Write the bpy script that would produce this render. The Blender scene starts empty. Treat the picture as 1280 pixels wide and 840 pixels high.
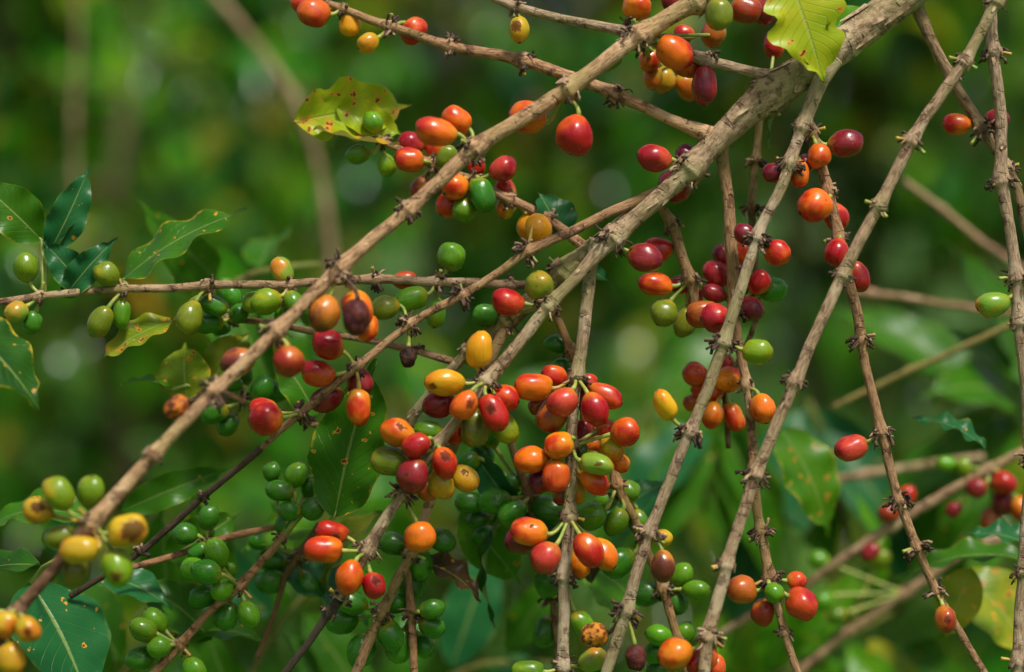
import bpy, math, random
import numpy as np
from mathutils import Vector, Matrix, noise as mnoise
R_ = random.Random(7)
sc = bpy.context.scene
COL = sc.collection
# ------------------------------------------------------------------ camera, sky, sun, exposure
FOCAL, SENSOR, W, H = 85.0, 36.0, 1280.0, 840.0
FOCUS = 1.02                                   # metres to the plane of the main bough
K = SENSOR / FOCAL / W                          # tangent per photograph pixel
PX = K * FOCUS                                  # metres per pixel in the focus plane
PITCH = math.radians(-3.5)
CAM = Vector((0, 0, 1.45))
FWD = Vector((0, math.cos(PITCH), math.sin(PITCH)))
UP = Vector((0, -math.sin(PITCH), math.cos(PITCH)))
RIGHT = Vector((1, 0, 0))
cam = bpy.data.cameras.new('camera'); camo = bpy.data.objects.new('camera', cam); COL.objects.link(camo)
camo.location = CAM; camo.rotation_euler = (math.pi/2 + PITCH, 0, 0)
cam.lens = FOCAL; cam.sensor_width = SENSOR; cam.clip_start = 0.02; cam.clip_end = 3000
cam.dof.use_dof = True; cam.dof.focus_distance = FOCUS; cam.dof.aperture_fstop = 3.1; cam.dof.aperture_blades = 0
sc.camera = camo
SUN_EL, SUN_AZ = math.radians(62), math.radians(150)   # azimuth clockwise from +Y: behind the camera, to the right
w = bpy.data.worlds.new('World'); sc.world = w; w.use_nodes = True
nt = w.node_tree; bg = nt.nodes['Background']
sky = nt.nodes.new('ShaderNodeTexSky'); sky.sky_type = 'NISHITA'; sky.sun_disc = False
sky.sun_elevation = SUN_EL; sky.sun_rotation = SUN_AZ; sky.air_density = 1.0; sky.dust_density = 4.0; sky.ozone_density = 1.0
hs = nt.nodes.new('ShaderNodeHueSaturation'); hs.inputs['Saturation'].default_value = .45      # thin overcast
nt.links.new(sky.outputs[0], hs.inputs['Color']); nt.links.new(hs.outputs[0], bg.inputs[0]); bg.inputs[1].default_value = 0.085
sl = bpy.data.lights.new('sun', 'SUN'); so = bpy.data.objects.new('sun', sl); COL.objects.link(so)
sl.energy = 3.2; sl.angle = math.radians(11); sl.color = (1.0, 0.95, 0.88)
sd = Vector((math.sin(SUN_AZ)*math.cos(SUN_EL), math.cos(SUN_AZ)*math.cos(SUN_EL), math.sin(SUN_EL)))
so.rotation_euler = sd.to_track_quat('Z', 'Y').to_euler()
sc.view_settings.view_transform = 'Standard'; sc.view_settings.look = 'None'
sc.view_settings.exposure = 0.55; sc.view_settings.gamma = 1.0
sc.cycles.max_bounces = 6; sc.cycles.diffuse_bounces = 3; sc.cycles.glossy_bounces = 2; sc.cycles.transmission_bounces = 3
sc.cycles.transparent_max_bounces = 4; sc.cycles.use_denoising = True

def P(x, y, pd=0.0):
    """a place: photograph pixel and distance behind the focus plane (in focus-plane pixels)"""
    d = FOCUS + pd*PX
    return CAM + (FWD + RIGHT*((x-W/2)*K) + UP*((H/2-y)*K))*d
def S(px, pd=0.0): return px*K*(FOCUS + pd*PX)

# ------------------------------------------------------------------ materials
def nodes(m):
    m.use_nodes = True; t = m.node_tree; return t, t.nodes, t.links, t.nodes['Principled BSDF']
def N(n, typ, **kw):
    o = n.new(typ)
    for k, v in kw.items(): setattr(o, k, v)
    return o
def mixc(n, l, fac, a, b, blend='MIX'):
    m = N(n, 'ShaderNodeMix', data_type='RGBA', blend_type=blend)
    for s, v in ((m.inputs[0], fac), (m.inputs[6], a), (m.inputs[7], b)):
        if hasattr(v, 'is_linked'): l.new(v, s)
        elif isinstance(v, tuple): s.default_value = v + (1,) if len(v) == 3 else v
        else: s.default_value = v
    return m.outputs[2]
def math_(n, l, op, a, b=None, c=None, clamp=False):
    m = N(n, 'ShaderNodeMath', operation=op, use_clamp=clamp)
    for i, v in enumerate((a, b, c)):
        if v is None: continue
        if hasattr(v, 'is_linked'): l.new(v, m.inputs[i])
        else: m.inputs[i].default_value = v
    return m.outputs[0]
def ramp(n, l, v, lo, hi, smooth=True):
    m = N(n, 'ShaderNodeMapRange', interpolation_type='SMOOTHSTEP' if smooth else 'LINEAR')
    l.new(v, m.inputs[0]); m.inputs[1].default_value = lo; m.inputs[2].default_value = hi
    return m.outputs[0]
def noise(n, l, vec, scale, detail=3, rough=.55, out=0):
    m = N(n, 'ShaderNodeTexNoise'); m.inputs['Scale'].default_value = scale
    m.inputs['Detail'].default_value = detail; m.inputs['Roughness'].default_value = rough
    if vec is not None: l.new(vec, m.inputs['Vector'])
    return m.outputs[out]
def attr(n, name, t='OBJECT'):
    return N(n, 'ShaderNodeAttribute', attribute_type=t, attribute_name=name)

def mat_cherry():
    m = bpy.data.materials.new('cherry_skin'); t, n, l, b = nodes(m)
    tc = N(n, 'ShaderNodeTexCoord'); oi = N(n, 'ShaderNodeObjectInfo')
    bl = attr(n, 'blush'); sc_ = attr(n, 'scar'); ss = attr(n, 'scar_size'); bb = attr(n, 'bias')
    sep = N(n, 'ShaderNodeSeparateXYZ'); l.new(tc.outputs['Object'], sep.inputs[0])
    add = N(n, 'ShaderNodeVectorMath', operation='ADD'); l.new(tc.outputs['Object'], add.inputs[0])
    rnd = N(n, 'ShaderNodeVectorMath', operation='SCALE'); rnd.inputs[0].default_value = (37, 19, 53); l.new(oi.outputs['Random'], rnd.inputs['Scale'])
    l.new(rnd.outputs[0], add.inputs[1]); v = add.outputs[0]
    # blush: broad patches, a little stronger on one side and towards the tip
    f = math_(n, l, 'MULTIPLY_ADD', noise(n, l, v, 1.5, 2, .5), 1.7, -0.85)
    f = math_(n, l, 'ADD', f, math_(n, l, 'MULTIPLY', sep.outputs[2], .5))
    f = math_(n, l, 'ADD', f, math_(n, l, 'MULTIPLY', sep.outputs[0], -.45))
    f = math_(n, l, 'ADD', f, bb.outputs['Fac'])
    fac = ramp(n, l, f, 0.05, 0.6)
    c = mixc(n, l, fac, oi.outputs['Color'], bl.outputs['Color'])
    # paler, greener shoulder round the stalk on some
    sh = math_(n, l, 'MULTIPLY', ramp(n, l, math_(n, l, 'ADD', sep.outputs[2], math_(n, l, 'MULTIPLY_ADD', noise(n, l, v, 3, 2), .5, -.25)), -.22, -.52), ramp(n, l, oi.outputs['Random'], .2, .9))
    c = mixc(n, l, math_(n, l, 'MULTIPLY', sh, .6), c, (.42, .26, .012))
    # fine meridian streaks
    mp = N(n, 'ShaderNodeMapping'); mp.inputs['Scale'].default_value = (9, 9, 1.6); l.new(v, mp.inputs[0])
    st = noise(n, l, mp.outputs[0], 1.6, 4, .6)
    c = mixc(n, l, ramp(n, l, st, .35, .7), c, mixc(n, l, .06, c, (1, 1, 1), 'SOFT_LIGHT'))
    c = mixc(n, l, ramp(n, l, st, .60, .36), c, mixc(n, l, .10, c, (.25, .12, .10), 'MULTIPLY'))
    # pale freckles
    fr = N(n, 'ShaderNodeTexVoronoi', feature='F1'); fr.inputs['Scale'].default_value = 9; l.new(v, fr.inputs['Vector'])
    c = mixc(n, l, math_(n, l, 'MULTIPLY', ramp(n, l, fr.outputs['Distance'], .13, .04), .38), c, (.75, .5, .3))
    # small brown pocks
    fr2 = N(n, 'ShaderNodeTexVoronoi', feature='F1'); fr2.inputs['Scale'].default_value = 2.3; l.new(v, fr2.inputs['Vector'])
    c = mixc(n, l, math_(n, l, 'MULTIPLY', ramp(n, l, fr2.outputs['Distance'], .10, .05), .75), c, (.06, .025, .012))
    # one brown scar where the cherry carries one
    nv = N(n, 'ShaderNodeVectorMath', operation='NORMALIZE'); l.new(tc.outputs['Object'], nv.inputs[0])
    dt = N(n, 'ShaderNodeVectorMath', operation='DISTANCE'); l.new(nv.outputs[0], dt.inputs[0]); l.new(sc_.outputs['Vector'], dt.inputs[1])
    dd = math_(n, l, 'ADD', dt.outputs['Value'], math_(n, l, 'MULTIPLY_ADD', noise(n, l, v, 7, 4, .65), 1.1, -.55))
    dd = math_(n, l, 'SUBTRACT', ss.outputs['Fac'], dd)
    sf = ramp(n, l, dd, -.03, .12)
    c = mixc(n, l, math_(n, l, 'MULTIPLY', sf, .85), c, mixc(n, l, ramp(n, l, dd, .05, .35), (.13, .032, .010), (.035, .010, .008)))
    # dry navel at the tip
    rad = math_(n, l, 'SQRT', math_(n, l, 'ADD', math_(n, l, 'MULTIPLY', sep.outputs[0], sep.outputs[0]), math_(n, l, 'MULTIPLY', sep.outputs[1], sep.outputs[1])))
    tip = math_(n, l, 'MULTIPLY', ramp(n, l, rad, .115, .07), ramp(n, l, sep.outputs[2], .3, .42))
    c = mixc(n, l, tip, c, (.07, .035, .02))
    l.new(c, b.inputs['Base Color'])
    b.inputs['Subsurface Weight'].default_value = .02; b.inputs['Subsurface Radius'].default_value = (.003, .0012, .0006)
    b.inputs['Subsurface Scale'].default_value = 1.0
    r = math_(n, l, 'MULTIPLY_ADD', st, .14, .19); r = math_(n, l, 'ADD', r, math_(n, l, 'MULTIPLY', sf, .3))
    l.new(r, b.inputs['Roughness']); l.new(math_(n, l, 'MULTIPLY_ADD', sf, -.32, .38), b.inputs['Specular IOR Level'])
    bp = N(n, 'ShaderNodeBump'); bp.inputs['Strength'].default_value = .22; bp.inputs['Distance'].default_value = .0007
    l.new(math_(n, l, 'ADD', math_(n, l, 'MULTIPLY', noise(n, l, v, 5, 4), .8), math_(n, l, 'ADD', math_(n, l, 'MULTIPLY', st, .25), math_(n, l, 'MULTIPLY', sf, -1.0))), bp.inputs['Height'])
    l.new(bp.outputs[0], b.inputs['Normal'])
    return m
def mat_dried():
    m = bpy.data.materials.new('dried_cherry_skin'); t, n, l, b = nodes(m)
    tc = N(n, 'ShaderNodeTexCoord'); oi = N(n, 'ShaderNodeObjectInfo'); bl = attr(n, 'blush')
    f = noise(n, l, tc.outputs['Object'], 4, 5, .65)
    c = mixc(n, l, ramp(n, l, f, .42, .6), oi.outputs['Color'], bl.outputs['Color']); l.new(c, b.inputs['Base Color'])
    b.inputs['Roughness'].default_value = .55; b.inputs['Specular IOR Level'].default_value = .2
    bp = N(n, 'ShaderNodeBump'); bp.inputs['Strength'].default_value = .8; bp.inputs['Distance'].default_value = .001
    l.new(noise(n, l, tc.outputs['Object'], 7, 4), bp.inputs['Height']); l.new(bp.outputs[0], b.inputs['Normal'])
    return m
def mat_bark():
    m = bpy.data.materials.new('coffee_bark'); t, n, l, b = nodes(m)
    tc = N(n, 'ShaderNodeTexCoord'); oi = N(n, 'ShaderNodeObjectInfo'); uv = tc.outputs['UV']; ob = tc.outputs['Object']
    mp = N(n, 'ShaderNodeMapping'); mp.inputs['Scale'].default_value = (5, 60, 1); l.new(uv, mp.inputs[0])
    streak = noise(n, l, mp.outputs[0], 3.5, 6, .65)
    mp2 = N(n, 'ShaderNodeMapping'); mp2.inputs['Scale'].default_value = (14, 130, 1); l.new(uv, mp2.inputs[0])
    fine = noise(n, l, mp2.outputs[0], 3, 5, .7)
    big = noise(n, l, ob, 45, 4, .6)
    blot = noise(n, l, ob, 170, 3, .6)
    c = mixc(n, l, ramp(n, l, streak, .32, .66), (.17, .11, .062), (.47, .34, .215))
    c = mixc(n, l, math_(n, l, 'MULTIPLY', ramp(n, l, big, .52, .62), .75), c, (.54, .44, .30))                       # pale grey skin
    c = mixc(n, l, math_(n, l, 'MULTIPLY', ramp(n, l, blot, .53, .64), .7), c, (.09, .045, .022))   # brown blots
    c = mixc(n, l, math_(n, l, 'MULTIPLY', ramp(n, l, fine, .42, .30), .65), c, (.06, .035, .02))    # fissures
    mo = noise(n, l, ob, 30, 2, .5)
    c = mixc(n, l, math_(n, l, 'MULTIPLY', ramp(n, l, mo, .48, .64), .50), c, (.22, .22, .07))      # algae
    # cross cracks in the skin
    mp3 = N(n, 'ShaderNodeMapping'); mp3.inputs['Scale'].default_value = (1.2, 230, 1); l.new(uv, mp3.inputs[0])
    vo = N(n, 'ShaderNodeTexVoronoi', feature='DISTANCE_TO_EDGE'); vo.inputs['Scale'].default_value = 1; l.new(mp3.outputs[0], vo.inputs['Vector'])
    crack = ramp(n, l, vo.outputs['Distance'], .05, .012)
    crack = math_(n, l, 'MULTIPLY', crack, ramp(n, l, blot, .48, .62))
    c = mixc(n, l, math_(n, l, 'MULTIPLY', crack, .45), c, (.07, .04, .025))
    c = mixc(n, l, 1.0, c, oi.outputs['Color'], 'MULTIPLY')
    l.new(c, b.inputs['Base Color']); b.inputs['Roughness'].default_value = .72; b.inputs['Specular IOR Level'].default_value = .3
    h = math_(n, l, 'ADD', math_(n, l, 'MULTIPLY', streak, .6), math_(n, l, 'ADD', math_(n, l, 'MULTIPLY', fine, .7), math_(n, l, 'MULTIPLY', crack, -.6)))
    bp = N(n, 'ShaderNodeBump'); bp.inputs['Strength'].default_value = 1.0; bp.inputs['Distance'].default_value = .0013
    l.new(h, bp.inputs['Height']); l.new(bp.outputs[0], b.inputs['Normal'])
    return m
def mat_plain(name, c1, c2, scale, rough=.6, bump=.0004):
    m = bpy.data.materials.new(name); t, n, l, b = nodes(m)
    tc = N(n, 'ShaderNodeTexCoord'); f = noise(n, l, tc.outputs['Object'], scale, 4, .6)
    l.new(mixc(n, l, ramp(n, l, f, .38, .62), c1, c2), b.inputs['Base Color']); b.inputs['Roughness'].default_value = rough
    bp = N(n, 'ShaderNodeBump'); bp.inputs['Strength'].default_value = .6; bp.inputs['Distance'].default_value = bump
    l.new(f, bp.inputs['Height']); l.new(bp.outputs[0], b.inputs['Normal'])
    return m
def mat_leaf():
    m = bpy.data.materials.new('leaf_blade'); t, n, l, b = nodes(m)
    tc = N(n, 'ShaderNodeTexCoord'); oi = N(n, 'ShaderNodeObjectInfo'); uv = tc.outputs['UV']; ob = tc.outputs['Object']
    sp = attr(n, 'spots'); ed = attr(n, 'edge'); bl = attr(n, 'blush')
    s = N(n, 'ShaderNodeSeparateXYZ'); l.new(uv, s.inputs[0])         # x: 0 base .. 1 tip ; y: -1..1 across
    ay = math_(n, l, 'ABSOLUTE', s.outputs[1])
    rib = ramp(n, l, ay, .055, .015)
    ph = math_(n, l, 'SUBTRACT', math_(n, l, 'MULTIPLY', s.outputs[0], 11), math_(n, l, 'MULTIPLY', ay, 3.0))
    fr = math_(n, l, 'ABSOLUTE', math_(n, l, 'SUBTRACT', math_(n, l, 'FRACT', ph), .5))
    vein = math_(n, l, 'MULTIPLY', ramp(n, l, fr, .07, .0), ramp(n, l, ay, .98, .6))
    n1 = noise(n, l, ob, 60, 3); n2 = noise(n, l, ob, 190, 4, .6)
    c = mixc(n, l, ramp(n, l, n1, .35, .7), oi.outputs['Color'], mixc(n, l, .5, oi.outputs['Color'], bl.outputs['Color']))
    c = mixc(n, l, math_(n, l, 'MULTIPLY', vein, .14), c, (.20, .30, .06))
    c = mixc(n, l, math_(n, l, 'MULTIPLY', rib, .5), c, (.30, .38, .10))
    ef = math_(n, l, 'ADD', ay, math_(n, l, 'MULTIPLY_ADD', n2, .5, -.25))
    c = mixc(n, l, math_(n, l, 'MULTIPLY', ramp(n, l, ef, .93, 1.04), ed.outputs['Fac']), c, (.40, .30, .02))
    th = math_(n, l, 'SUBTRACT', .745, math_(n, l, 'MULTIPLY', sp.outputs['Fac'], .06))
    s0 = math_(n, l, 'SUBTRACT', noise(n, l, ob, 230, 2, .4), th)
    c = mixc(n, l, ramp(n, l, s0, .0, .02), c, (.55, .26, .03))
    c = mixc(n, l, ramp(n, l, s0, .045, .07), c, (.13, .04, .012))
    gn = N(n, 'ShaderNodeNewGeometry')
    c = mixc(n, l, math_(n, l, 'MULTIPLY', gn.outputs['Backfacing'], .35), c, (.25, .34, .12))
    l.new(c, b.inputs['Base Color'])
    l.new(math_(n, l, 'MULTIPLY_ADD', gn.outputs['Backfacing'], .25, .33), b.inputs['Roughness'])
    b.inputs['Specular IOR Level'].default_value = .17
    bp = N(n, 'ShaderNodeBump'); bp.inputs['Strength'].default_value = .5; bp.inputs['Distance'].default_value = .0012
    hh = math_(n, l, 'ADD', math_(n, l, 'MULTIPLY', n1, .5), math_(n, l, 'MULTIPLY', math_(n, l, 'ADD', vein, rib), -.6))
    l.new(hh, bp.inputs['Height']); l.new(bp.outputs[0], b.inputs['Normal'])
    tr = N(n, 'ShaderNodeBsdfTranslucent'); l.new(mixc(n, l, .6, c, (.5, .8, .05), 'MULTIPLY'), tr.inputs[0])
    gm = N(n, 'ShaderNodeGamma'); gm.inputs[1].default_value = .8; l.new(c, gm.inputs[0]); l.new(gm.outputs[0], tr.inputs[0])
    mx = N(n, 'ShaderNodeMixShader'); mx.inputs[0].default_value = .22
    l.new(b.outputs[0], mx.inputs[1]); l.new(tr.outputs[0], mx.inputs[2]); l.new(mx.outputs[0], t.nodes['Material Output'].inputs[0])
    return m
def mat_crown():
    m = bpy.data.materials.new('bush_leaves'); t, n, l, b = nodes(m)
    a = attr(n, 'tint', 'GEOMETRY'); tc = N(n, 'ShaderNodeTexCoord')
    c = mixc(n, l, ramp(n, l, noise(n, l, tc.outputs['Object'], 9, 3), .35, .7), a.outputs['Color'], mixc(n, l, .3, a.outputs['Color'], (.12, .24, .01)))
    l.new(c, b.inputs['Base Color']); l.new(math_(n, l, 'MULTIPLY_ADD', a.outputs['Alpha'], -.12, .32), b.inputs['Roughness']); l.new(math_(n, l, 'MULTIPLY_ADD', a.outputs['Alpha'], .75, .08), b.inputs['Specular IOR Level'])
    tr = N(n, 'ShaderNodeBsdfTranslucent'); l.new(c, tr.inputs[0])
    mx = N(n, 'ShaderNodeMixShader'); mx.inputs[0].default_value = .45
    l.new(b.outputs[0], mx.inputs[1]); l.new(tr.outputs[0], mx.inputs[2]); l.new(mx.outputs[0], t.nodes['Material Output'].inputs[0])
    return m
M_CH, M_DR, M_BK, M_LF, M_CR = mat_cherry(), mat_dried(), mat_bark(), mat_leaf(), mat_crown()
M_ST = mat_plain('green_stalk', (.16, .24, .03), (.30, .30, .05), 220, .5)
M_STY = mat_plain('yellow_stalk', (.40, .28, .03), (.30, .17, .03), 220, .5)
M_TU = mat_plain('dead_bract', (.022, .012, .007), (.09, .045, .022), 350, .85, .0008)
M_TUL = mat_plain('pale_bract', (.16, .09, .045), (.34, .23, .13), 350, .8, .0008)
M_FL = mat_plain('loose_bark', (.19, .11, .055), (.46, .33, .19), 260, .8, .0005)
M_GR = mat_plain('grass_blades', (.03, .15, .006), (.08, .22, .01), 3, .6, .001)
M_SOIL = mat_plain('grassy_soil', (.03, .11, .008), (.07, .15, .012), 2.5, .9, .01)

# ------------------------------------------------------------------ small builders
def mesh(name, v, f, mats, smooth=True, uv=None, midx=None):
    me = bpy.data.meshes.new(name); me.from_pydata([tuple(p) for p in v], [], f)
    for m in mats: me.materials.append(m)
    if smooth: me.polygons.foreach_set('use_smooth', [True]*len(f))
    if midx is not None: me.polygons.foreach_set('material_index', midx)
    if uv is not None:
        L = me.uv_layers.new(name='UVMap'); idx = np.empty(len(me.loops), dtype=np.int32); me.loops.foreach_get('vertex_index', idx)
        L.data.foreach_set('uv', np.asarray(uv, dtype=np.float32)[idx].ravel())
    me.update(); return me
def link(name, me, parent=None):
    o = bpy.data.objects.new(name, me); COL.objects.link(o)
    if parent: o.parent = parent
    return o
def empty(name, loc, label, cat, group=None):
    o = bpy.data.objects.new(name, None); COL.objects.link(o); o.location = loc; o.empty_display_size = .01
    o['label'] = label; o['category'] = cat
    if group: o['group'] = group
    return o
def catmull(pts, step):
    """pts: list of np arrays (x,y,z,r); returns dense samples"""
    p = [np.array(q, float) for q in pts]
    p = [2*p[0]-p[1]] + p + [2*p[-1]-p[-2]]; out = []
    for i in range(1, len(p)-2):
        a, b, c, d = p[i-1:i+3]; n = max(2, int(np.linalg.norm((c-b)[:3])/step))
        T = .55
        for k in range(n):
            t = k/n; m0, m1 = (c-a)*.5*T*1.3, (d-b)*.5*T*1.3
            h = (2*t**3-3*t**2+1, t**3-2*t**2+t, -2*t**3+3*t**2, t**3-t**2)
            out.append(h[0]*b + h[1]*m0 + h[2]*c + h[3]*m1)
    out.append(p[-2]); return np.array(out)
def tube(path, radii, seg, origin, nz=0.0, seed=0, caps=True, v=None, f=None, uv=None):
    """ring tube along a path (list of Vectors); appended to v, f"""
    v = [] if v is None else v; f = [] if f is None else f; uv = [] if uv is None else uv
    n = len(path); b0 = len(v); s = 0.0; ref = None
    for i in range(n):
        t = (path[min(i+1, n-1)] - path[max(i-1, 0)]).normalized()
        if ref is None: ref = t.cross(Vector((.3, .8, .52))).normalized()
        ref = (ref - t*ref.dot(t)).normalized(); bi = t.cross(ref)
        if i: s += (path[i]-path[i-1]).length
        for k in range(seg):
            a = 2*math.pi*k/seg; d = ref*math.cos(a) + bi*math.sin(a); r = radii[i]
            if nz:
                q = Vector((math.cos(a)*1.3+seed, math.sin(a)*1.3, s/(r*3.2+1e-6)*.9 if False else s*160))
                r *= 1 + nz*(mnoise.noise(q) + .6*mnoise.noise(Vector((math.cos(a)*3+seed, math.sin(a)*3, s*420))))
            v.append(path[i] + d*r - origin); uv.append((k/seg if k <= seg/2 else 1-k/seg, s + seed*.37))
        if i:
            for k in range(seg):
                a0, a1 = b0+(i-1)*seg+k, b0+(i-1)*seg+(k+1) % seg
                f.append((a0, a1, a1+seg, a0+seg))
    if caps:
        f.append(tuple(b0+k for k in reversed(range(seg)))); f.append(tuple(b0+(n-1)*seg+k for k in range(seg)))
    return v, f, uv

# ------------------------------------------------------------------ cherry meshes (shared)
def cherry_mesh(seed, kind='ripe'):
    rg = random.Random(seed); nu, nv = 28, 18; v, f = [], []
    off = Vector((rg.random()*50, rg.random()*50, rg.random()*50)); e = 2.0 + rg.random()*.35
    for j in range(nv+1):
        t = math.pi*j/nv; cz, sz = math.cos(t), math.sin(t)
        z = -math.copysign(abs(cz)**(2/e), cz)*.5; r = (abs(sz)**(2/e))*.5
        r *= 1 + .05*z - .03*math.cos(3*z)
        for k in range(nu):
            a = 2*math.pi*k/nu
            rr = r*(1 + .012*math.cos(2*a) - .018*math.exp(-(math.cos(a)*4)**2))   # faint seam down both sides
            p = Vector((rr*math.cos(a), rr*math.sin(a), z))
            q = 1 + .14*mnoise.noise(p*1.8+off) + .035*mnoise.noise(p*5+off)
            if kind == 'dried': q = .93 + .16*mnoise.noise(p*3.5+off) - .10*abs(mnoise.noise(Vector((math.cos(a)*2.5, math.sin(a)*2.5, z*1.4))+off))
            if z > .40: p.z -= max(0, .10-r)*.6                 # sunken navel
            if z > .40 and .07 < r < .14: p.z += .016
            v.append(p*q)
    for j in range(nv):
        for k in range(nu):
            a, b = j*nu+k, j*nu+(k+1) % nu; f.append((a, b, b+nu, a+nu))
    return mesh('cherry_'+kind, v, f, [M_DR if kind == 'dried' else M_CH])
CH = [cherry_mesh(s) for s in range(6)]; DRY = [cherry_mesh(s+20, 'dried') for s in range(2)]
C = dict(  # base colour, blush colour, bias of the blush, scar
    R=((.50, .06, .010), (.30, .005, .008), .30), r=((.20, .012, .014), (.11, .006, .016), .2), P=((.44, .040, .022), (.24, .005, .012), .3),
    K=((.60, .11, .007), (.36, .010, .006), .34), O=((.62, .15, .006), (.44, .025, .004), .24), k=((.36, .10, .012), (.24, .020, .008), .3),
    Y=((.60, .27, .007), (.58, .13, .006), -.02), L=((.13, .20, .006), (.34, .24, .008), -.15), l=((.13, .16, .010), (.28, .15, .01), -.1),
    G=((.075, .20, .005), (.15, .25, .008), -.2), D=((.030, .14, .006), (.06, .18, .008), -.2), g=((.15, .24, .02), (.50, .17, .012), .0),
    y=((.40, .27, .010), (.46, .14, .008), .10), B=((.10, .03, .018), (.03, .012, .01), .2), m=((.42, .12, .015), (.10, .02, .012), .25),
    d=((.018, .008, .005), (.05, .016, .009), 0), e=((.50, .16, .012), (.07, .022, .012), 0), p=((.10, .020, .012), (.045, .009, .012), 0))

# ------------------------------------------------------------------ branches
BR = []
def hash_(t): return sum((i+1)*ord(c) for i, c in enumerate(t))
class Branch:
    pass
GB = 'grey-brown coffee branches of the bush in front'
def branch(label, pts, nodes_, tint=(1, 1, 1), tip=None, name='coffee_branch', cat='branch', group=GB, cherries=(), stub=1.0):
    b = Branch(); b.label = label; b.name = name; b.cat = cat; b.group = group; b.tint = tint; b.tip = tip; b.stub = stub
    w_ = [tuple(P(x, y, pd)) + (S(r*(.83 if r < 11 else .90), pd),) for x, y, r, pd in pts]
    b.s = catmull(w_, .0011 if abs(pts[0][3]) < 250 else .004)
    hs_ = (hash_(label) % 97)*1.7
    for q in b.s:                                    # small kinks
        o_ = mnoise.noise_vector(Vector(q[:3])*38 + Vector((hs_, 0, 0)))*S(2.2) + mnoise.noise_vector(Vector(q[:3])*110 + Vector((hs_, 5, 0)))*S(.8)
        q[0] += o_.x; q[1] += o_.y; q[2] += o_.z
    b.px = []          # each sample back in photograph pixels
    for q in b.s:
        d = Vector(q[:3]) - CAM; z = d.dot(FWD); b.px.append((W/2 + d.dot(RIGHT)/z/K, H/2 - d.dot(UP)/z/K, (z-FOCUS)/PX, q[3]/(z*K)))
    b.px = np.array(b.px); b.nodes = []; b.ch = []
    for nd in nodes_:
        x, y, tu = nd[:3]; i = int(np.argmin((b.px[:, 0]-x)**2 + (b.px[:, 1]-y)**2)); b.nodes.append((i, tu))
        for c in (nd[3] if len(nd) > 3 else ()):
            c = list(c) + [None]*(8-len(c)); b.ch.append(dict(x=c[0], y=c[1], L=c[2], W=c[3], col=c[4], lay=c[5] or 0, ang=c[6], scar=c[7], node=i, br=b))
    BR.append(b); return b
ALLC = []

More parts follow.
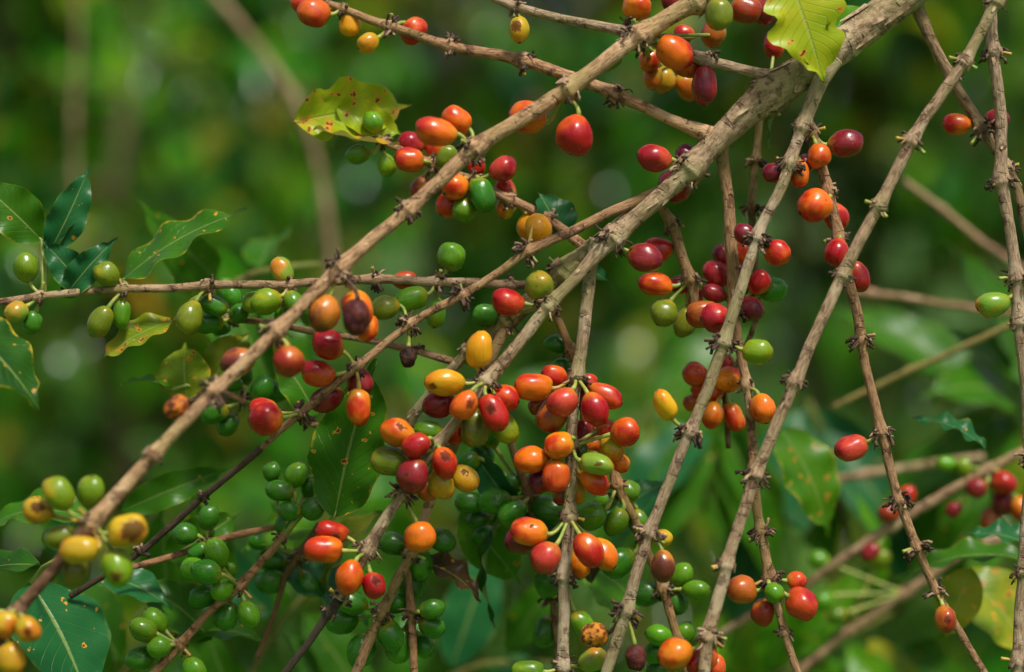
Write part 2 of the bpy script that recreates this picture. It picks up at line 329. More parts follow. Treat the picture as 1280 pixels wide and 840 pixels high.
def build_branch(b):
    root = empty(b.name, Vector(b.s[0][:3]), b.label, b.cat, b.group); b.root = root; o = root.location
    seed = R_.random()*40; s = b.s; n = len(s)
    arc = np.concatenate([[0], np.cumsum(np.linalg.norm(np.diff(s[:, :3], axis=0), axis=1))])
    rad = s[:, 3].copy()
    for i, tu in b.nodes:
        big = .4 if b.px[i][3] > 14 else 1
        ds = arc - arc[i]; r = s[i, 3]
        side = np.where(ds < 0, np.exp(-(ds/(1.7*r))**2)*.44, np.exp(-(ds/(.75*r))**2)*.44)
        rad += s[:, 3]*side*big
        rad += s[:, 3]*big*.12*np.exp(-((ds-r*.1)/(.28*r))**2)
    path = [Vector(q[:3]) for q in s]
    near = abs(b.px[0][2]) < 260
    v, f, uv = tube(path, list(rad), 18 if near else 10, o, nz=.05, seed=seed)
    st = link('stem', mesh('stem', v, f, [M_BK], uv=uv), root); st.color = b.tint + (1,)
    if b.tip:                                       # darker dead or brown end: a piece of its own
        i0 = int(np.argmin((b.px[:, 0]-b.tip[0])**2 + (b.px[:, 1]-b.tip[1])**2))
        v, f, uv = tube(path[i0:], [r*1.05+.00012 for r in rad[i0:]], 18, o, nz=.11, seed=seed+3)
        e = link('lower_stem', mesh('lower_stem', v, f, [M_BK], uv=uv), root); e.color = b.tip[2] + (1,)
    for i, tu in b.nodes:
        if not near: continue
        rg = random.Random(int(b.px[i][0]*7+b.px[i][1])); c = path[i]; r = rad[i]
        t = (path[min(i+2, n-1)]-path[max(i-2, 0)]).normalized(); side = t.cross(-FWD).normalized(); v, f, mi = [], [], []
        # two pointed stipule scales hugging the swelling
        for sg in (1, -1):
            d = (side*sg + FWD*rg.uniform(-.8, .1)).normalized(); e = t.cross(d); nf = len(f); b0 = len(v)
            ln = r*rg.uniform(.8, 1.25)
            for u in range(5):
                w2 = (1-u/4)**.6*r*.62 + .0001
                for q in (-1, 0, 1):
                    v.append(c + t*(-r*.5+u/4*ln)*(1 if rg.random() < 2 else 1) + d*(r*(.98+.05*u/4 + (.05 if q == 0 else -.14*(1-u/4)))) + e*(w2*q) - o)
            for u in range(4):
                for q in range(2):
                    k = b0+u*3+q; f.append((k, k+1, k+4, k+3))
            mi += [1]*(len(f)-nf)
        nb = {0: 1, 1: 8, 2: 18, 3: 30}[tu]
        for k in range(nb):
            a = rg.uniform(0, 2*math.pi); sg = rg.choice((1, -1))
            d = (side*sg*rg.uniform(.5, 1) + (-FWD)*rg.uniform(-.7, .9) + t*rg.uniform(-.45, .5)).normalized()
            p0 = c + d*r*.85 + t*rg.uniform(-r*.4, r*.4); ln = S(rg.uniform(3, 7+3.2*tu)); pr = p0; ps = [p0]
            for q in range(3):
                d = (d + Vector((rg.uniform(-.5, .5), rg.uniform(-.5, .5), rg.uniform(-.7, .2)))).normalized(); pr = pr + d*ln/3; ps.append(pr)
            r0 = S(rg.uniform(1.1, 2.2)); nf = len(f)
            tube(ps, [r0*1.3, r0*rg.uniform(.7, 1), r0*rg.uniform(.8, 1.3), r0*rg.uniform(.4, 1.5)], 6, o, v=v, f=f, nz=.25, seed=k); mi += [0 if rg.random() < .8 else 1]*(len(f)-nf)
        tf = link('bract_tuft', mesh('bract_tuft', v, f, [M_TU, M_TUL], midx=mi), root)
        for k in range(int(b.stub) if rg.random() < .55 and tu else 0):    # green stalks whose cherry has gone
            d = (side*rg.choice((1, -1)) - FWD*rg.uniform(0, .6) + t*rg.uniform(-.4, .4)).normalized(); p0 = c + d*r*.8; ln = S(rg.uniform(7, 15))
            ps = [p0, p0+d*ln*.4, p0+d*ln*.8+Vector((0, 0, -ln*.1)), p0+d*ln+Vector((0, 0, -ln*.15))]
            v, f, _ = tube(ps, [S(2.2), S(1.9), S(2.2), S(2.6)], 8, o, nz=.1, seed=k)
            link('bare_stalk', mesh('bare_stalk', v, f, [M_ST if rg.random() < .7 else M_STY]), root)

def flakes(b, count, seed):
    """curled flakes of loose bark, each one a piece of its own"""
    rg = random.Random(seed); n = len(b.s); o = b.root.location
    for k in range(count):
        i = rg.randrange(8, n-8); c = Vector(b.s[i][:3]); r = b.s[i][3]*1.06; t = (Vector(b.s[i+3][:3])-Vector(b.s[i-3][:3])).normalized()
        side = t.cross(-FWD).normalized(); a0 = rg.uniform(-1.7, 1.7); ln = r*rg.uniform(.5, 1.8); wd = rg.uniform(.12, .34); v, f = [], []
        for u in range(6):
            for q in range(4):
                a = a0 + (q/3-.5)*wd*2*(1-(u/5)**2*.8); lift = r*(-.02 + .13*(u/5)**2 + .03*abs(q-1.5))
                v.append(c + t*(u/5*ln) + (side*math.sin(a) - FWD*math.cos(a))*(r+lift) - o)
        f = [(u*4+q, u*4+q+1, u*4+q+5, u*4+q+4) for u in range(5) for q in range(3)]
        f2 = link('bark_flake', mesh('bark_flake', v, f, [M_FL]), b.root)
        f2.color = (1, 1, 1, 1)
def solve():
    """settle every cherry in depth so that neighbours touch and none bury in another or in a branch"""
    for b in BR: ALLC.extend(b.ch)
    ALLC.sort(key=lambda c: 0)
    for k, c in enumerate(ALLC):
        c['r'] = (c['L']+c['W'])/4; c['z'] = float(c['br'].px[c['node']][2]) + c['lay']; c['k'] = k; c['z0'] = c['z']
    X = np.array([(c['x'], c['y'], c['r']) for c in ALLC]); Z = np.array([c['z'] for c in ALLC]); Z0 = Z.copy()
    D = np.hypot(X[:, None, 0]-X[None, :, 0], X[:, None, 1]-X[None, :, 1]); RS = X[:, None, 2]+X[None, :, 2]
    pairs = [(i, j, math.sqrt(max(0, (RS[i, j]*.95)**2-D[i, j]**2))) for i in range(len(X)) for j in range(i+1, len(X)) if D[i, j] < RS[i, j]*.95]
    bp = []
    for i, c in enumerate(ALLC):
        for b in BR:
            d = np.hypot(b.px[:, 0]-c['x'], b.px[:, 1]-c['y']); need = c['W']/2*.95 + b.px[:, 3]; jj = int(np.argmin(d))
            if d[jj] < need[jj]: bp.append((i, b.px[jj, 2], math.sqrt(need[jj]**2-d[jj]**2), b is c['br']))
    for it in range(80):
        for i, j, need in pairs:
            dz = Z[j]-Z[i]; s0 = Z0[j]-Z0[i]; sg = 1 if s0 >= 0 else -1       # tie: earlier in the list is in front
            if dz*sg < need:
                mv = (need-dz*sg)*.5*.8; Z[j] += sg*mv; Z[i] -= sg*mv
        for i, bz, need, own in bp:
            dz = Z[i]-bz; s0 = Z0[i]-bz
            sg = (1 if s0 > 0 else -1) if (own or abs(s0) > 1) else (1 if dz > 0 else -1)
            if dz*sg < need: Z[i] += sg*(need-dz*sg)*.9
    for c, z in zip(ALLC, Z): c['z'] = float(z)

def build_cherry(c):
    b = c['br']; rg = random.Random(c['k']*13+5); node = b.px[c['node']]; z = c['z']
    ctr = P(c['x'], c['y'], z)
    if c['ang'] is None: dx, dy = c['x']-node[0], c['y']-node[1]
    else: dx, dy = math.cos(math.radians(c['ang'])), math.sin(math.radians(c['ang']))
    q = math.hypot(dx, dy) or 1
    tz = max(-.55, min(.55, (z-node[2])/max(q, 20)*.4)) if c['ang'] is None else rg.uniform(-.3, .1)
    ax = (RIGHT*dx/q - UP*dy/q + FWD*(tz + rg.uniform(-.12, .12))).normalized()
    dry = c['col'] in 'dep'
    L, Wd = S(c['L'], z), S(c['W'], z)
    if c['col'] in 'GDLlg' : L *= 1.03
    xx = ax.orthogonal().normalized(); xx = Matrix.Rotation(rg.uniform(0, 6.28), 3, ax) @ xx; yy = ax.cross(xx)
    rot = Matrix((xx, yy, ax)).transposed()
    o = link('cherry', (DRY if dry else CH)[rg.randrange(2 if dry else 6)], b.root)
    o.location = ctr - b.root.location; o.rotation_euler = rot.to_euler(); o.scale = (Wd, Wd, L)
    c1, c2, bias = C[c['col']]; j = rg.uniform(.85, 1.15)
    o.color = (c1[0]*j, c1[1]*j*rg.uniform(.8, 1.2), c1[2], 1); o['blush'] = [c2[0], c2[1]*rg.uniform(.7, 1.3), c2[2]]
    o['bias'] = float(bias + rg.uniform(-.2, .2))
    if dry: o['label'] = {'d': 'shrivelled blackened dry cherry', 'e': 'wrinkled orange and brown cherry', 'p': 'dark purple brown overripe cherry'}[c['col']]
    o['scar_size'] = 0.0; o['scar'] = [0., 0., 1.]
    if c['scar']:
        sx, sy, ssz = c['scar']; d = (RIGHT*sx - UP*sy - FWD*math.sqrt(max(.05, 1-sx*sx-sy*sy))); d = rot.transposed() @ d
        d = Vector((d.x/Wd, d.y/Wd, d.z/L)).normalized(); o['scar'] = list(d); o['scar_size'] = float(ssz)
        o['label'] = 'cherry with a brown scar in its skin'
    # stalk: from the node's surface to the cherry's base
    base = ctr - ax*L*.47; nc = Vector(b.s[c['node']][:3]); d = (base-nc)
    p0 = nc + d.normalized()*min(b.s[c['node']][3]*.7, d.length*.5)
    if d.length > 1e-4:
        m1 = p0 + d*.33 + (nc-p0)*0; m2 = base - ax*min(L*.25, d.length*.4)
        ps = []
        for k in range(7):
            t = k/6; ps.append((1-t)**3*p0 + 3*(1-t)**2*t*m1 + 3*(1-t)*t*t*m2 + t**3*(base+ax*L*.02))
        r0 = S(2.8, z)
        v, f, _ = tube(ps, [r0*1.1, r0*.85, r0*.8, r0*.85, r0*.9, r0*1.05, r0*1.35], 8, b.root.location, nz=.08, seed=c['k'])
        mt = M_ST if c['col'] not in 'YOy' or rg.random() < .6 else M_STY
        if dry and rg.random() < .5: mt = M_TU
        s_ = link('stalk', mesh('stalk', v, f, [mt])); s_.parent = o; s_.matrix_parent_inverse = o.matrix_basis.inverted()

# ------------------------------------------------------------------ leaves
LC = dict(dark=((.012, .060, .005), (.03, .11, .006)), mid=((.028, .115, .003), (.05, .16, .006)), teal=((.012, .095, .025), (.02, .12, .03)),
          bright=((.05, .19, .004), (.12, .26, .006)), yellow=((.24, .33, .008), (.42, .36, .010)), olive=((.10, .17, .006), (.40, .34, .02)),
          brown=((.035, .018, .010), (.12, .07, .02)), gold=((.40, .28, .015), (.50, .20, .02)))
def leaf_mesh(base, tip, width, up, origin, bow=.12, fold=.18, wave=.05, twist=0., curl=0., seed=1, bite=0., nu=26, nv=12, yf=1.0):
    rg = random.Random(seed); ax = tip-base; L = ax.length; ax.normalize(); nrm = (up - ax*up.dot(ax)).normalized(); sd_ = ax.cross(nrm)
    v, f, uv = [], [], []; ph = rg.random()*9
    for i in range(nu+1):
        t = i/nu; wd = (math.sin(math.pi*min(1, t**.82))**.78)*(1-.35*t**3) if 0 < t < 1 else 0
        if t > .86: wd = max(wd*.55, (1-t)*.9)*.8
        wd = max(wd, .012)*width/2
        c_ = base + ax*(L*t) + nrm*(bow*L*math.sin(math.pi*t) - curl*L*t*t)
        tw = twist*(t-.3)
        sn = sd_*math.cos(tw) + nrm*math.sin(tw); nn = nrm*math.cos(tw) - sd_*math.sin(tw)
        for j in range(nv+1):
            y = -1+2*j/nv; e = 1
            if bite: e = 1 - bite*max(0, mnoise.noise(Vector((t*5+ph, 0 if y < 0 else 7, ph)))) if abs(y) > .5 else 1
            wv = wave*L*abs(y)**1.5*math.sin(t*21+ph+(1.7 if y > 0 else 0))
            rip = .012*L*math.cos((t*11-abs(y)*3)*2*math.pi)*abs(y)*(1-abs(y))*1.6
            v.append(c_ + sn*(y*wd*e) + nn*(fold*abs(y)**1.3*wd + wv*.6 + rip) - origin); uv.append((t, y))
    for i in range(nu):
        for j in range(nv):
            k = i*(nv+1)+j; f.append((k, k+1, k+nv+2, k+nv+1))
    return mesh('leaf', v, f, [M_LF], uv=uv)
def leaf(parent, b, t, width, col='mid', roll=0., spots=.3, edge=.3, up=None, pet=None, name='leaf', **kw):
    B, T = P(*b), P(*t); ax = (T-B).normalized(); u = up or (-FWD*.8 + Vector((0, 0, 1))*.75)
    u = Matrix.Rotation(math.radians(roll), 3, ax) @ u
    o0 = parent.location if parent else B
    me = leaf_mesh(B, T, S(width, b[2]), u, o0, seed=int(b[0]*3+b[1]), **kw)
    o = link(name, me, parent)
    if not parent: o.location = B
    c1, c2 = LC[col]; rg = random.Random(int(b[0]+b[1]*3)); j = rg.uniform(.85, 1.15)
    o.color = (c1[0]*j, c1[1]*j, c1[2]*j, 1); o['blush'] = list(c2)
    o['spots'] = float(spots); o['edge'] = float(edge)
    if pet:
        A = P(*pet); m_ = A.lerp(B, .5) + Vector((0, 0, .002)); r0 = S(2.4, b[2])
        v, f, _ = tube([A, A.lerp(m_, .6), m_, B, B+ax*.004], [r0*1.3, r0, r0, r0*.9, r0*.5], 8, o0)
        s_ = link('leaf_stalk', mesh('leaf_stalk', v, f, [M_ST if col not in ('yellow', 'gold') else M_STY]), o)
        if parent is None: pass
    return o
# ------------------------------------------------------------------ the branches: (x, y, radius, depth) ; nodes (x, y, tuft, cherries (x, y, length, width, colour, layer, angle, scar))
GREY, TAN, WARM, DK, OLV = (1.06, 1.03, 1.0), (1.22, 1.02, .82), (1.12, .86, .68), (.42, .33, .30), (.92, 1.0, .72)
f1 = branch('long tan branch sloping down to the lower left corner, yellow cherries at its low nodes',
 [(905,-30,13,-25),(870,2,13,-30),(800,45,12,-40),(708,112,11,-55),(592,188,11,-75),(510,262,10,-90),(425,335,10.5,-120),(345,415,10,-145),(267,490,10,-165),(190,570,10,-180),(115,655,11,-190),(65,715,8,-190),(20,768,9,-190),(-30,850,9,-190)],
 [(870,2,1,[(899,17,40,36,'l',-24,90),(845,2,38,32,'r',18,200),(932,12,40,36,'k',26),(955,14,30,36,'r',50)]),
  (800,45,2,[(892,43,30,38,'k',85,180),(855,42,26,24,'K',80,200),(812,76,28,28,'K',110,90),(816,97,30,26,'y',118,90),(762,78,34,20,'G',22,-25)]),
  (708,112,2,[(719,169,52,50,'R',-8,100),(660,146,46,44,'K',24,200)]),
  (592,188,2,[(545,164,54,38,'K',-4,187),(571,151,40,36,'O',18,215)]),
  (510,262,2), (425,335,3,[(445,396,48,38,'p',-16,95),(405,392,46,40,'m',-6,110),(447,386,50,42,'O',12,75),(459,410,34,30,'O',28,90)]),
  (345,415,2,[(361,452,38,40,'k',-4,85),(353,435,26,24,'y',16,90),(297,452,44,36,'m',26,160)]),
  (267,490,3,[(221,509,36,30,'e',4,155,(.3,-.3,.5))]),
  (190,570,0),
  (115,655,1,[(159,663,50,42,'y',-16,-10,(.45,-.1,.75)),(73,617,46,38,'L',-4,-120),(114,614,38,36,'L',14,-85),(48,638,40,34,'y',16,200,(.1,-.3,.55)),(99,687,48,36,'y',-22,175),(147,710,46,42,'L',-10,70,(.1,.4,.35)),(76,672,40,34,'l',10,165),(95,714,40,36,'l',14,100)]),
  (20,768,1,[(35,786,36,32,'y',-14,60,(.2,.1,.4)),(6,780,34,34,'y',-10,120),(13,824,42,38,'y',-22,80),(-6,830,40,36,'L',4,120)])], TAN, tip=(112,660,(.52,.36,.28)))
f2 = branch('thin branch above the yellow leaf, running right to meet the thick bough',
 [(405,2,5,62),(428,10,5.5,60),(487,33,6.5,50),(562,58,7.5,40),(655,76,9,28),(770,117,9,12),(838,148,8.5,4),(872,162,11,2),(896,172,15,2)],
 [(428,10,1,[(392,16,42,38,'K',-6,185),(381,4,36,30,'O',18,200),(437,30,32,28,'Y',2,80)]),
  (487,33,2,[(460,54,30,26,'y',-6,150),(517,39,30,38,'K',22,45)]), (562,58,2), (655,76,2), (770,117,2)], WARM)
f3 = branch('slender branch entering at the top edge, joining the thick bough beside a yellowed leaf',
 [(590,-14,6,10),(645,8,6.5,8),(715,26,7,4),(785,42,8,0),(885,76,8.5,-4),(940,90,8.5,-2),(970,98,12,0),(992,104,15,2)],
 [(645,8,2,[(649,37,34,26,'y',-4,88,(-.3,-.3,.55))]), (785,42,3,[(796,8,34,38,'O',-4,-85),(843,66,50,42,'K',-20,35),(858,79,44,36,'K',8,35),(830,100,34,30,'y',100,80),(858,108,38,30,'y',105,60)]),
  (885,76,2,[(880,107,48,34,'r',-6,92),])], GREY, stub=2)
bough = branch('thickest coffee bough slanting from the top right down through the middle, forked and peeling',
 [(1175,-40,25,10),(1130,-4,25,6),(1045,62,24,2),(960,118,23,0),(900,172,17,0),(862,212,14,-4),(810,260,12,-10),(765,298,12,-16),(722,345,9,-22),(684,384,9.5,-26),(640,440,9,-32),(606,476,10,-36),(575,520,8,-38),(545,558,9,-40),(503,618,8,-40),(458,688,9.5,-38),(425,748,8,-36)],
 [(960,118,1,[(968,56,36,30,'R',34,100)]), (862,212,2,[(818,197,44,36,'P',-6,185),(858,194,28,28,'r',20,200),(843,232,38,46,'r',26,150)]),
  (765,298,3,[(806,322,44,38,'r',-2,20)]), (684,384,2,[(635,377,42,36,'R',-2,187),(674,357,36,38,'l',4,-110),(607,394,32,30,'D',60,180)]),
  (606,476,2,[(580,506,40,34,'K',-30,120,(.5,-.1,.42)),(617,516,48,36,'K',-26,65,(-.25,-.3,.42)),(599,437,46,36,'Y',-4,-85),(556,478,50,36,'Y',-6,184,(-.75,.2,.25)),(549,505,42,36,'r',14,160),(631,497,38,34,'K',4,20),(594,533,50,38,'l',6,95),(630,534,42,36,'L',14,60),(570,540,32,30,'O',24,100)]),
  (545,558,2,[(520,557,36,32,'R',-28,150),(497,541,46,38,'O',-8,205,(.3,-.45,.3)),(516,594,46,44,'r',-26,110,(-.4,0,.3)),(556,579,40,32,'K',-24,70,(.1,-.6,.5)),(487,576,46,38,'l',6,190),(535,538,38,24,'G',14,190),(552,605,40,34,'y',0,85),(581,598,38,34,'y',4,50,(0,-.6,.35)),(535,610,34,32,'k',22,100)]),
  (503,618,3,[(525,671,38,42,'O',-10,75)]),
  (458,688,2,[(404,687,48,36,'O',-14,184),(415,666,42,30,'K',2,200,(.4,.2,.4)),(437,722,44,36,'O',-18,110),(467,732,34,32,'R',-8,75,(.3,-.5,.5))]), (425,748,1)],
 (.98, .95, .86))
dead = branch('blackened dead stem end at the bottom edge, carrying on below the orange cherries',
 [(424,750,7.5,-36),(405,775,6.5,-34),(382,810,5.5,-30),(352,848,6,-26)], [(410,768,1)], (.17,.14,.16))
f4 = branch('thin branch forking left from the bough and ending in a dark dry tip',
 [(850,228,13,6),(825,240,10,8),(805,249,9,8),(760,268,7.5,2),(715,290,7.5,-6),(660,315,7,-14),(620,342,6,-20),(578,368,6.5,-26),(511,405,6,-30),(444,459,6.5,-32),(375,516,6,-32),(330,556,4.5,-26),(253,622,4.5,-8),(175,690,4.5,20),(88,745,4,40)],
 [(660,315,3,[(673,286,38,34,'Y',58,80)]), (578,368,3), (511,405,3,[(481,385,36,32,'L',4,170),(510,446,28,24,'d',-4,92)]),
  (444,459,2,[(410,431,42,38,'R',-8,205),(398,466,44,36,'R',-4,185),(408,499,44,32,'r',20,160),(449,478,40,36,'r',20,60),(448,509,46,34,'O',-14,92)]),
  (375,516,2,[(332,524,42,42,'R',-16,175),(330,513,38,32,'K',6,190)]), (253,622,1), (175,690,1)], WARM, tip=(326,560,(.24,.19,.19)))
f5 = branch('level tan coffee twig across the left half, strung with green cherries',
 [(-20,380,5,30),(52,370,6,30),(155,362,6,32),(262,357,6.5,36),(362,355,6.5,40),(470,349,7,44),(548,352,6.5,48),(640,356,6.5,52),(694,354,7,50)],
 [(52,370,1,[(33,334,36,32,'L',0,-100),(20,390,30,28,'g',-6,150),(40,403,28,28,'D',6,110)]),
  (155,362,1,[(133,343,34,32,'L',-4,-130),(125,402,40,32,'L',-8,120),(152,393,36,24,'G',4,95)]),
  (262,357,1,[(237,397,44,36,'L',-10,110)]),
  (362,355,1,[(353,338,34,30,'g',4,-110),(333,377,38,34,'L',-10,160),(368,379,32,26,'G',-4,60),(318,378,32,28,'L',12,170),(352,395,26,20,'G',14,100)]),
  (470,349,2,[(507,351,34,26,'R',20,0)]), (548,352,2,[(513,374,42,34,'G',-10,165),(545,391,36,26,'G',6,95),(564,321,34,36,'G',6,-70)]), (640,356,1)], (1.12,.98,.86), group=GB)
f6 = branch('short coffee branch behind the yellow leaf, crowded with orange and green cherries',
 [(478,178,5,78),(530,202,6,76),(590,226,6.5,72),(640,250,7,68),(685,274,7,60),(722,302,8,40),(745,320,8,24)],
 [(478,178,1,[(466,153,28,25,'G',-4,-110),(447,193,30,26,'G',0,170),(483,206,28,26,'L',4,80)]),
  (540,207,2,[(512,200,38,34,'K',-10,185),(514,178,34,28,'P',10,200),(543,186,30,26,'K',14,-110),(558,196,30,26,'l',-4,-60),(527,234,32,30,'k',14,110),(563,214,26,24,'O',20,100)]),
  (590,226,2,[(603,243,44,32,'D',-22,75),(568,233,34,36,'O',-8,140),(562,256,36,34,'O',8,130),(580,262,30,32,'G',-2,110),(629,211,36,34,'P',-4,-25),(596,209,26,24,'K',14,-100)]),
  (640,250,1,[(632,238,32,28,'O',12,-120),(632,260,28,26,'y',4,110),(664,284,36,36,'Y',-4,70)]), (685,274,1)], WARM)
thick = branch('rough thick fork of the bough, mossy, dropping behind the middle cherry cluster',
 [(790,268,10,20),(740,312,12,26),(702,342,13,30),(660,378,13,36),(630,402,11,40),(585,440,9,46),(545,485,8,52),(515,525,8,58),(497,590,6,70)],
 [(702,342,1),(630,402,2),(585,440,1)], OLV)
f17 = branch('branch reappearing under the dark purple cherry and running off the bottom edge',
 [(634,402,9,38),(612,452,8,34),(588,505,7.5,30),(565,560,7.5,28),(538,625,8,30),(513,692,7.5,34),(476,768,8,34),(440,850,7.5,34)],
 [(513,692,1,[(552,676,34,30,'D',22,20),(492,679,36,32,'D',26,200),(524,705,40,36,'D',30,80)]), (476,768,2,[(440,753,38,34,'D',14,200),(428,777,40,32,'D',24,170),(452,813,44,36,'D',26,110),(489,795,38,34,'D',24,60)])], WARM)
f18 = branch('short brown coffee twig hanging between green cherries at the bottom middle',
 [(506,690,5,50),(512,730,5.5,50),(514,766,6.5,50),(517,848,6,50)],
 [(514,766,2,[(540,761,32,26,'D',-4,-10),(539,783,34,28,'D',2,25),(500,806,44,36,'D',10,110),(528,806,34,28,'D',14,60),(495,755,32,28,'D',14,190),(515,731,40,36,'D',20,-80)])], (1.0,.72,.52))
f7 = branch('brown branch hanging behind the upright grey one, red cherries on both sides',
 [(904,168,14,14),(903,190,10,22),(908,240,9,24),(915,310,9.5,26),(919,392,8,28),(928,450,7,30),(938,512,7,30),(942,595,8,30),(952,665,7,28),(963,722,8,26),(978,775,6,26),(998,848,6.5,26)],
 [(919,392,2,[(895,397,40,38,'P',-10,170),(880,393,44,36,'k',10,175),(895,343,36,36,'P',16,-110),(893,367,34,24,'r',10,200),(938,386,36,30,'r',8,20),(903,319,28,28,'r',36,-110),(929,316,30,26,'O',40,-80),(925,342,28,26,'r',36,-90),(949,353,34,30,'K',22,-50),(966,362,36,32,'D',34,-20),(935,362,22,20,'D',40,-60)]),
  (934,480,1,[(953,511,38,34,'K',-6,75)]), (942,595,3), (952,665,3),
  (963,722,2,[(927,737,38,38,'k',-2,185),(954,765,36,32,'k',6,110),(968,741,26,26,'G',-16,60),(996,726,26,24,'R',8,0),(1002,755,42,42,'R',-8,30)]), (985,790,1)], (1.08,.86,.66))
f8 = branch('steep grey-tan branch hanging from the yellowed leaf to the bottom edge, tufted nodes',
 [(1042,74,15,-8),(1024,108,11.5,-16),(1002,160,9.5,-22),(975,235,8.5,-28),(945,298,8,-32),(905,430,9,-38),(862,540,8.5,-42),(812,668,8.5,-44),(784,765,9,-46),(755,848,8.5,-46)],
 [(1002,160,1),(984,205,2,[(967,216,28,28,'r',14,190),(999,217,36,26,'O',14,90)]), (945,298,3,[(972,316,34,34,'K',14,25),(931,293,30,26,'r',26,-140)]),
  (905,430,3,[(947,440,36,36,'L',2,10)]), (862,542,3,[(831,506,40,28,'Y',-2,-120)]),
  (812,668,3,[(829,708,40,32,'m',-6,85),(827,673,28,24,'y',30,0)]), (784,765,3,[(795,822,34,30,'p',-4,85),(743,794,36,36,'e',6,170)])], GREY, stub=2)
f9 = branch('brown branch slanting down behind the long pale one, with dark dried tufts',
 [(1005,140,10,14),(1016,170,8,12),(1034,235,8,10),(1050,300,8,10),(1070,385,8,12),(1082,455,7,12),(1100,535,7.5,12),(1122,620,7,14),(1148,688,7,16),(1172,745,6,18),(1204,795,6,20),(1235,850,6,22)],
 [(1016,168,1,[(1023,195,32,32,'K',-12,80),(1057,179,46,36,'r',-2,-5),(1005,207,30,26,'r',10,120)]),
  (1034,240,1,[(1019,257,44,44,'K',-12,150),(1045,271,38,34,'R',8,60)]), (1050,298,1,[(1047,316,38,34,'R',-10,100),(1071,345,42,32,'R',6,60)]),
  (1075,428,3), (1100,540,3,[(1065,560,44,34,'P',-4,160)]), (1122,625,3), (1148,686,3), (1172,740,2,[(1182,774,34,28,'k',-8,80,(0,0,.35))])], (1.02,.80,.62))
f10 = branch('long pale branch crossing the right side, its ringed nodes mostly bare',
 [(1262,-25,8.5,-48),(1247,4,8.5,-50),(1203,78,8.5,-54),(1138,178,9,-58),(1098,258,9,-62),(1052,345,9,-66),(992,480,9,-72),(945,595,9,-76),(908,707,9,-80),(886,798,10,-82),(878,850,9,-82)],
 [(1247,4,1),(1203,78,1),(1138,178,1),(1098,258,1),(1052,345,1),(992,480,2),(945,595,2),(908,707,1),(886,798,2,[(844,818,44,42,'O',4,165),(877,826,44,34,'R',12,140),(893,834,34,30,'R',22,100)])], (1.08,1.02,.94), stub=2)
f11 = branch('dark brown coffee branch in the top right corner, curving behind the pale upright one',
 [(1140,-8,11,16),(1162,45,8.5,18),(1192,100,8.5,20),(1228,162,8.5,24),(1255,200,8,26),(1272,235,7.5,28),(1285,300,7,30)],
 [(1192,100,1),(1228,162,3,[(1196,155,34,30,'K',2,190),(1246,150,32,30,'r',18,-10)]),(1262,208,1)], (.80,.72,.60))
f12 = branch('knotty pale coffee branch along the right edge, carrying one green cherry turning orange',
 [(1236,-30,9,-8),(1240,60,9,-8),(1252,145,9,-8),(1252,228,10,-8),(1264,290,8.5,-8),(1270,350,9.5,-8),(1273,402,9,-8),(1280,470,8,-6),(1284,560,6,-4)],
 [(1240,66,2),(1252,228,2),(1270,350,2,[(1241,380,42,34,'g',-2,160)]),(1273,402,1)], GREY)
f31 = branch('stub of pale coffee branch at the lower right edge of the picture',
 [(1290,560,8,-10),(1284,640,7.5,-8),(1279,713,8.5,-8),(1271,848,9,-8)], [(1290,576,3),(1279,716,2),(1272,830,1)], GREY)
f13 = branch('straight coffee branch hanging in the centre, wrapped in orange and red cherries',
 [(748,300,13,0),(741,325,10,4),(735,365,10,2),(727,430,9.5,0),(721,470,9,-2),(716,540,8.5,-4),(710,648,9,-6),(706,722,9,-8),(702,848,9,-8)],
 [(721,470,2,[(703,502,40,38,'P',-22,130),(744,512,44,36,'R',-20,65),(667,484,48,36,'O',-8,185),(693,470,34,28,'K',12,190),(757,495,46,30,'R',-4,30),(735,478,26,24,'R',10,0),(690,519,44,38,'k',6,120),(672,507,24,24,'k',16,130),(728,541,36,28,'k',16,90),(728,500,30,26,'k',20,60)]),
  (714,560,1,[(699,557,38,36,'O',-24,150),(664,575,44,36,'O',-8,180),(695,594,42,36,'R',-18,100),(676,600,36,32,'r',8,120),(746,580,42,30,'g',-16,10,(.1,0,.2)),(743,602,42,32,'O',4,30),(740,556,34,28,'O',8,-20),(765,560,36,30,'y',0,45),(782,540,38,38,'K',-2,-10),(757,535,24,24,'K',24,-20),(775,579,26,24,'O',16,30),(722,609,42,24,'y',8,85),(725,560,22,20,'D',4,60),(703,618,28,26,'k',20,100)]),
  (710,648,1,[(662,665,48,38,'K',-12,187,(.1,-.5,.2)),(650,676,38,34,'r',10,190),(682,697,42,42,'P',-16,130),(736,688,46,36,'K',-18,60),(724,704,42,32,'O',6,80),(754,693,44,34,'Y',4,50)]),
  (706,722,2,[(728,781,38,32,'G',6,60)]), (703,836,2,[(741,825,38,32,'g',12,-20),(660,840,40,30,'G',-6,180)])], GREY)
f14 = branch('gnarled olive-brown twig right of the red pair, hanging behind the bough',
 [(818,245,7,40),(840,282,8,44),(852,320,8,46),(866,358,8,50),(870,392,7,54)],
 [(836,285,1,[(822,312,38,32,'R',14,190)]),(862,350,2,[(819,355,44,30,'K',-8,187),(830,391,34,36,'l',-4,120),(856,402,40,30,'l',8,100),(850,356,26,24,'R',16,180),(868,372,26,24,'K',14,90)])], (.85,.72,.5))
